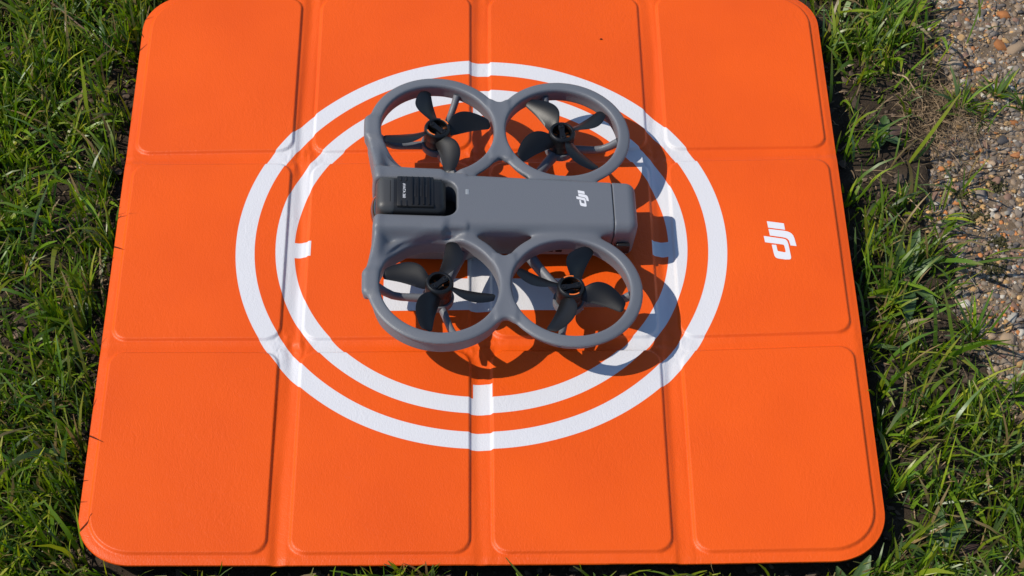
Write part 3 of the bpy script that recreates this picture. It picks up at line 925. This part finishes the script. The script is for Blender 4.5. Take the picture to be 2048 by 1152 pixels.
def surface_nets(F, xs, ys, zs):
    nx, ny, nz = F.shape
    s = F < 0
    c = np.zeros((nx - 1, ny - 1, nz - 1), dtype=np.int8)
    offs = [(i, j, k) for i in (0, 1) for j in (0, 1) for k in (0, 1)]
    for i, j, k in offs: c += s[i:nx - 1 + i, j:ny - 1 + j, k:nz - 1 + k]
    act = np.argwhere((c > 0) & (c < 8))
    idx = np.full(c.shape, -1, dtype=np.int64); idx[act[:, 0], act[:, 1], act[:, 2]] = np.arange(len(act))
    cv = {o: F[act[:, 0] + o[0], act[:, 1] + o[1], act[:, 2] + o[2]] for o in offs}
    acc = np.zeros((len(act), 3)); cnt = np.zeros(len(act))
    for a in offs:
        for ax in range(3):
            if a[ax]: continue
            b = list(a); b[ax] = 1; b = tuple(b)
            fa, fb = cv[a], cv[b]; m = (fa < 0) != (fb < 0)
            t = np.where(m, fa / np.where(m, fa - fb, 1), 0)
            p = np.array(a, float)[None] + np.zeros((len(act), 3)); p[:, ax] += t
            acc[m] += p[m]; cnt[m] += 1
    g = act + acc / cnt[:, None]
    V = np.stack([np.interp(g[:, i], np.arange(len(q)), q) for i, q in enumerate((xs, ys, zs))], -1)
    faces = []
    for ax in range(3):
        sl0 = [slice(None)] * 3; sl1 = [slice(None)] * 3; sl0[ax] = slice(0, -1); sl1[ax] = slice(1, None)
        a, b = s[tuple(sl0)], s[tuple(sl1)]
        e = np.argwhere(a != b); u, w = [(1, 2), (2, 0), (0, 1)][ax]
        e = e[(e[:, u] > 0) & (e[:, w] > 0) & (e[:, u] < F.shape[u] - 1) & (e[:, w] < F.shape[w] - 1)]
        q = []
        for du, dw in ((-1, -1), (0, -1), (0, 0), (-1, 0)):
            c_ = e.copy(); c_[:, u] += du; c_[:, w] += dw
            q.append(idx[c_[:, 0], c_[:, 1], c_[:, 2]])
        q = np.stack(q, -1)
        flip = ~a[e[:, 0], e[:, 1], e[:, 2]]
        q[flip] = q[flip][:, ::-1]
        faces.append(q)
    Fq = np.concatenate(faces); Fq = Fq[(Fq >= 0).all(1)]
    return V, Fq
def to_local(V): return (V + np.array([0, 0, Z0])) * .001

CUT = 80.6
Xc = gx0[:, None, None]
Ds = np.maximum(D, np.minimum(Xc - CUT, (31.0 - np.abs(gyf))[None, :, None]) * .999)
SV, SF = surface_nets(Ds, gx0, gyf, gz0)
SN = vert_normals(SV, SF)
C3 = SV[SF].mean(1)
guard = np.abs(C3[:, 1]) > 34
LV = to_local(SV)
link('body', sub_mesh('body', LV, SF, SN, ~guard), M['shell'], drone)
for sx in (-1, 1):
    for sy in (1, -1):
        mk = guard & (np.sign(C3[:, 0] + 1e-6) == sx) & (np.sign(C3[:, 1]) == sy)
        link('propeller_guard', sub_mesh('propeller_guard', LV, SF, SN, mk), M['shell'], drone)
Db = np.maximum(np.maximum(D, CUT + .30 - Xc), np.abs(gyf)[None, :, None] - 31)
BV, BF = surface_nets(Db[gx0 > CUT - 4], gx0[gx0 > CUT - 4], gyf, gz0)
BN = vert_normals(BV, BF)
battery = link('battery', np_mesh('battery', to_local(BV), BF, True, BN), M['shell'], drone)
battery['label'] = 'grey battery block closing the tail'

def dlink(name, mb, mat, parent=None, smooth=35):
    return link(name, mb.mesh(name, smooth, .001, (0, 0, Z0)), mat, parent or drone)

def rounded_box(mb, c, h, r, seg=3):
    """box with rounded edges (superellipsoid-free: bevelled bmesh)"""
    bm = bmesh.new(); bmesh.ops.create_cube(bm, size=2.0)
    for v in bm.verts: v.co = Vector((v.co.x * h[0], v.co.y * h[1], v.co.z * h[2]))
    bmesh.ops.bevel(bm, geom=bm.edges[:], offset=r, segments=seg, affect='EDGES', profile=.5)
    bm.verts.index_update()
    mb.add([v.co + Vector(c) for v in bm.verts], [tuple(v.index for v in f.verts) for f in bm.faces])
    bm.free()

mb = MB(); rounded_box(mb, (89, -23.6, -10), (5.2, 1.6, 5.0), 1.2); dlink('release_button', mb, M['black'], battery)
mb = MB(); rounded_box(mb, (89, 23.6, -10), (5.2, 1.6, 5.0), 1.2); dlink('release_button', mb, M['black'], battery)

# deck print, status window, seams, screws
strokes = [[(x + 58.2, y + 3.2) for x, y in s] for s in emblem_strokes(9.2, 15.4)]
link('emblem', poly_mesh('emblem', strokes, lambda x, y: 13.28 + Z0, 0), M['white'], drone)
mb = MB(); rounded_box(mb, (-26.2, 6.2, 12.6), (1.5, 2.6, .9), .7, 3); dlink('status_window', mb, M['lamp'])
for sy in (-1, 1):
    mb = MB(); rounded_box(mb, (-45.6, sy * 21.8, 12.75), (.22, 5.0, .45), .1, 1); dlink('seam', mb, M['seam'])
    mb = MB(); mb.lathe([(0, .3), (1.8, .3), (2.3, 0), (2.4, -2)], 20, (-48.5, sy * 25.4, 11.9)); s_ = dlink('screw_boss', mb, M['shell'])
    mb = MB(); mb.lathe([(0, 0), (1.1, 0)], 14, (-48.5, sy * 25.4, 12.28)); dlink('screw', mb, M['dark'], s_)
# vents on the hull side
for sy in (-1, 1):
    for xv in (36, 42.5):
        mb = MB(); rounded_box(mb, (xv, sy * 21.6, -16.5), (2.4, 1.4, 1.6), .5, 2); dlink('vent', mb, M['dark'])
    for xv in (-31, -27.4, -23.8):
        mb = MB(); rounded_box(mb, (xv, sy * 26.0, -6.0), (1.3, 1.4, 1.3), .4, 2); dlink('vent', mb, M['dark'])

# camera block
camb = MB()
rounded_box(camb, (-67, .6, -3.2), (25.0, 15.6, 21.2), 6.0, 5)
camera_part = dlink('camera_block', camb, M['black'], None, 40)
camera_part['label'] = 'black camera block with ribbed top'
mb = MB(); rounded_box(mb, (-84.4, .6, -2.6), (8.4, 15.9, 21.0), 6.2, 5); dlink('front_cover', mb, M['camera_front'], camera_part)
mb = MB(); rounded_box(mb, (-82.6, .6, 18.38), (.2, 9.8, .1), .05, 1); dlink('cover_joint', mb, M['dark'], camera_part)
mb = MB(); rounded_box(mb, (-85.6, 5.4, 16.0), (1.9, 3.4, 1.7), .5, 2); dlink('sensor_window', mb, M['rim'], camera_part)
# ribbed top: plate and fins
mb = MB(); rounded_box(mb, (-64.4, .8, 17.2), (13.4, 14.0, 1.6), .9, 2); plate = dlink('heat_sink', mb, M['black'], camera_part)
for xv, y0, y1 in [(-75.0, -13.6, -8.2), (-71.0, -13.6, -8.2), (-75.0, 10.2, 14.2), (-71.0, 10.2, 14.2)]:
    mb = MB(); rounded_box(mb, (xv, (y0 + y1) / 2, 18.65), (.75, (y1 - y0) / 2, .55), .25, 2); dlink('fin', mb, M['black'], plate)
for xv in (-66.6, -62.4, -58.4, -54.4):
    mb = MB(); rounded_box(mb, (xv, .8, 19.0), (.55, 13.0, .9), .3, 2); dlink('fin', mb, M['screw'], plate)
for xv in (-64.5, -60.4, -56.4):
    mb = MB(); rounded_box(mb, (xv, 1.0, 18.5), (1.0, 6.0 + random.uniform(-1, 2), .5), .3, 2); dlink('fin', mb, M['black'], plate)
# lettering on the camera
cu = bpy.data.curves.new('lettering', 'FONT'); cu.body = 'AVATA 360'; cu.size = 2.75; cu.align_x = 'CENTER'; cu.align_y = 'CENTER'; cu.offset = .03
to = bpy.data.objects.new('lettering_tmp', cu); COL.objects.link(to)
dg = bpy.context.evaluated_depsgraph_get()
tme = bpy.data.meshes.new_from_object(to.evaluated_get(dg))
bpy.data.objects.remove(to)
tme.transform(Matrix.Translation((-.0727, .0008, (18.86 + Z0) * .001)) @ Matrix.Rotation(-math.pi / 2, 4, 'Z') @ Matrix.Scale(.001, 4))
tme.name = 'lettering'
tme.materials.clear()
link('lettering', tme, M['white'], camera_part)
# front lens
mb = MB(); mb.lathe([(12.2, -2.4), (12.6, -.6), (12.0, .5), (10.8, .8)], 40)
def face_front(mb, c, tilt=0):
    R_ = Matrix.Rotation(-math.pi / 2 + tilt, 3, 'Y')
    mb.v = [tuple(R_ @ Vector(q) + Vector(c)) for q in mb.v]
face_front(mb, (-92.0, -1.0, -3)); lensrim = dlink('lens_rim', mb, M['rim'], camera_part)
mb = MB(); mb.lathe([(11.2 * math.cos(a), 5.2 * math.sin(a)) for a in np.linspace(0, math.pi / 2, 9)], 40)
face_front(mb, (-91.4, -1.0, -3)); dlink('lens', mb, M['lens'], camera_part)
# dark gimbal mount behind the block
mb = MB(); rounded_box(mb, (-40, 0, -14), (6.5, 12, 10), 2.5, 3); dlink('gimbal_mount', mb, M['dark'])
mb = MB(); rounded_box(mb, (-64, 0, -25.0), (29, 16.2, 1.2), .8, 2); dlink('bay_floor', mb, M['dark'])

# motors, struts, propellers
BL_S = [7.6, 10, 13, 17, 22, 27, 32, 36, 39, 40.6]
BL_L = [3.6, 6.0, 9.0, 11.4, 12.2, 11.4, 9.2, 6.6, 4.2, 2.2]
BL_T = [-4.6, -5.0, -5.0, -4.6, -4.3, -4.2, -4.5, -4.9, -5.0, -3.6]
BL_P = [40, 39, 37, 33, 28, 24, 20.5, 18.5, 17, 16]
def blade_mesh(spin):
    nv = 9; V = []; F = []
    for side in (1, -1):
        for i, s in enumerate(BL_S):
            for j in range(nv):
                c = j / (nv - 1)
                y = BL_T[i] + (BL_L[i] - BL_T[i]) * c
                th = (.9 - .55 * (s / 40)) * math.sin(math.pi * min(max(c, .0), 1)) ** .7 * .8
                cam_ = 1.2 * math.sin(math.pi * c) * (BL_L[i] - BL_T[i]) / 16
                ymid = (BL_L[i] + BL_T[i]) / 2 * .35
                p = math.radians(BL_P[i])
                yy_ = y - ymid; zz_ = cam_ + side * th * .5
                V.append((s, spin * (ymid + yy_ * math.cos(p) - zz_ * math.sin(p)), yy_ * math.sin(p) + zz_ * math.cos(p)))
    n0 = len(BL_S) * nv
    for sd_ in (0, 1):
        for i in range(len(BL_S) - 1):
            for j in range(nv - 1):
                a = sd_ * n0 + i * nv + j
                q = (a, a + nv, a + nv + 1, a + 1)
                F.append(q if sd_ == 0 else q[::-1])
    b = [i * nv for i in range(len(BL_S))]; t = [i * nv + nv - 1 for i in range(len(BL_S))]
    for e in (b, t):
        for i in range(len(e) - 1): F.append((e[i], e[i + 1], e[i + 1] + n0, e[i] + n0))
    e = [(len(BL_S) - 1) * nv + j for j in range(nv)]
    for i in range(nv - 1): F.append((e[i], e[i + 1], e[i + 1] + n0, e[i] + n0))
    mb = MB(); mb.add(V, F)
    me = mb.mesh('blade', 50, .001); me.materials.append(M['prop'])
    return me
BM = {}
def smooth_table(t, n=28):
    t = np.array(t, float); u = np.linspace(0, len(t) - 1, n); k = np.minimum(u.astype(int), len(t) - 2); f = u - k
    g = lambda i: t[np.clip(i, 0, len(t) - 1)]
    p0, p1, p2, p3 = g(k - 1), g(k), g(k + 1), g(k + 2)
    return list(.5 * (2 * p1 + (p2 - p0) * f + (2 * p0 - 5 * p1 + 4 * p2 - p3) * f ** 2 + (3 * p1 - p0 - 3 * p2 + p3) * f ** 3))
BL_S, BL_L, BL_T, BL_P = [smooth_table(q) for q in (BL_S, BL_L, BL_T, BL_P)]
BM = {1: blade_mesh(1), -1: blade_mesh(-1)}
HUBZ = 8.0
rotors = [(-47, 73.0, 1, 14, -42, True, (69, 185, -66)), (47, 73.0, -1, 35, -86, False, (0, -124, 104)),
          (-47, -73.0, -1, -15, 41, False, (-72, 178, 66)), (47, -73.0, 1, -21, 13, True, (0, 124, -102))]
for hx, hy_, spin, ph, bar, striped, struts in rotors:
    # motor mount and motor
    mb = MB(); mb.lathe([(0, -16.4), (9.2, -16.4), (11.3, -14.0), (11.5, -10.0), (11.0, -8.6), (0, -8.6)], 40, (hx, hy_, 0))
    dlink('motor_mount', mb, M['shell'])
    mb = MB(); mb.lathe([(0, -8.7), (9.4, -8.7), (9.9, -8.0), (9.9, 1.2), (9.2, 2.2), (7.2, 2.2), (7.0, 1.0), (0, 1.0)], 44, (hx, hy_, 0))
    mot = dlink('motor', mb, M['motor'])
    for k in range(9):
        a = k * 2 * math.pi / 9
        mb = MB(); mb.box((hx + 5.2 * math.cos(a), hy_ + 5.2 * math.sin(a), 1.4), (1.7, .8, .5), Matrix.Rotation(a, 3, 'Z')); dlink('winding', mb, M['copper'], mot)
    for a in struts:
        a = math.radians(a); body_side = abs(math.sin(a)) > .7 and math.sin(a) * hy_ < 0
        r1_ = 44.3 if not body_side else 50
        dirv = Vector((math.cos(a), math.sin(a), 0))
        mb = MB(); w = 2.6 if not body_side else 3.6
        pts = []
        for t in np.linspace(0, 1, 7):
            r = 9 + (r1_ - 9) * t
            pts.append(Vector((hx, hy_, 0)) + dirv * r + Vector((0, 0, -12.5 + 10.5 * max(0, t - .55) ** 1.6 / .45 ** 1.6 * (1 if not body_side else .2))))
        mb.tube(pts, [w * (1.15 - .15 * math.sin(math.pi * t)) for t in np.linspace(0, 1, 7)], 10, 1.25)
        dlink('strut', mb, M['shell'], None, 60)
    # propeller hub
    mb = MB()
    mb.lathe([(9.7, -2.0), (10.1, 0), (10.1, HUBZ - 2.2), (9.5, HUBZ - .7), (8.7, HUBZ), (7.7, HUBZ), (7.3, HUBZ - .5), (7.2, 1.5)], 48)
    ba = math.radians(bar)
    bd = Vector((math.cos(ba), math.sin(ba), 0)); bn = Vector((-bd.y, bd.x, 0))
    outline = []
    for k in range(9): outline.append(bd * 5.6 + (bd * math.cos(-math.pi / 2 + math.pi * k / 8) + bn * math.sin(-math.pi / 2 + math.pi * k / 8)) * 2.5)
    outline.append(bn * 1.7)
    for k in range(9): outline.append(-bd * 5.6 + (-bd * math.cos(-math.pi / 2 + math.pi * k / 8) - bn * math.sin(-math.pi / 2 + math.pi * k / 8)) * 2.5)
    outline.append(-bn * 1.7)
    n = len(outline)
    mb.add([q + Vector((0, 0, HUBZ - .9)) for q in outline] + [q * 1.04 + Vector((0, 0, HUBZ - 2.6)) for q in outline],
           [tuple(range(n))] + [(i, n + i, n + (i + 1) % n, (i + 1) % n) for i in range(n)])
    prop = link('propeller', mb.mesh('propeller', 35, .001), M['prop'], drone)
    prop.location = (hx * .001, hy_ * .001, Z0 * .001)
    for k in range(4):
        o = link('blade', BM[spin], None, prop)
        o.rotation_euler = (0, 0, math.radians(ph + 90 * k)); o.location = (0, 0, (HUBZ - 4.6) * .001)
    for s in (-1, 1):
        mb = MB(); mb.lathe([(0, .15), (.75, .15), (.8, .55), (1.55, .55), (1.75, .3), (1.75, -.6)], 18, bd * 5.6 * s + Vector((0, 0, HUBZ - .75)))
        o = link('screw', mb.mesh('screw', 35, .001), M['screw'], prop)
    if striped:
        for s in (-1, 1):
            vs_ = []; fs = []
            a0 = ba + s * math.pi / 2
            for k in range(11):
                a = a0 + math.radians(-26 + 5.2 * k)
                for r in (7.85, 8.75): vs_.append((r * math.cos(a), r * math.sin(a), HUBZ + .06))
            for k in range(10): fs.append((2 * k, 2 * k + 1, 2 * k + 3, 2 * k + 2))
            mb = MB(); mb.add(vs_, fs)
            link('stripe', mb.mesh('stripe', None, .001), M['stripe'], prop)
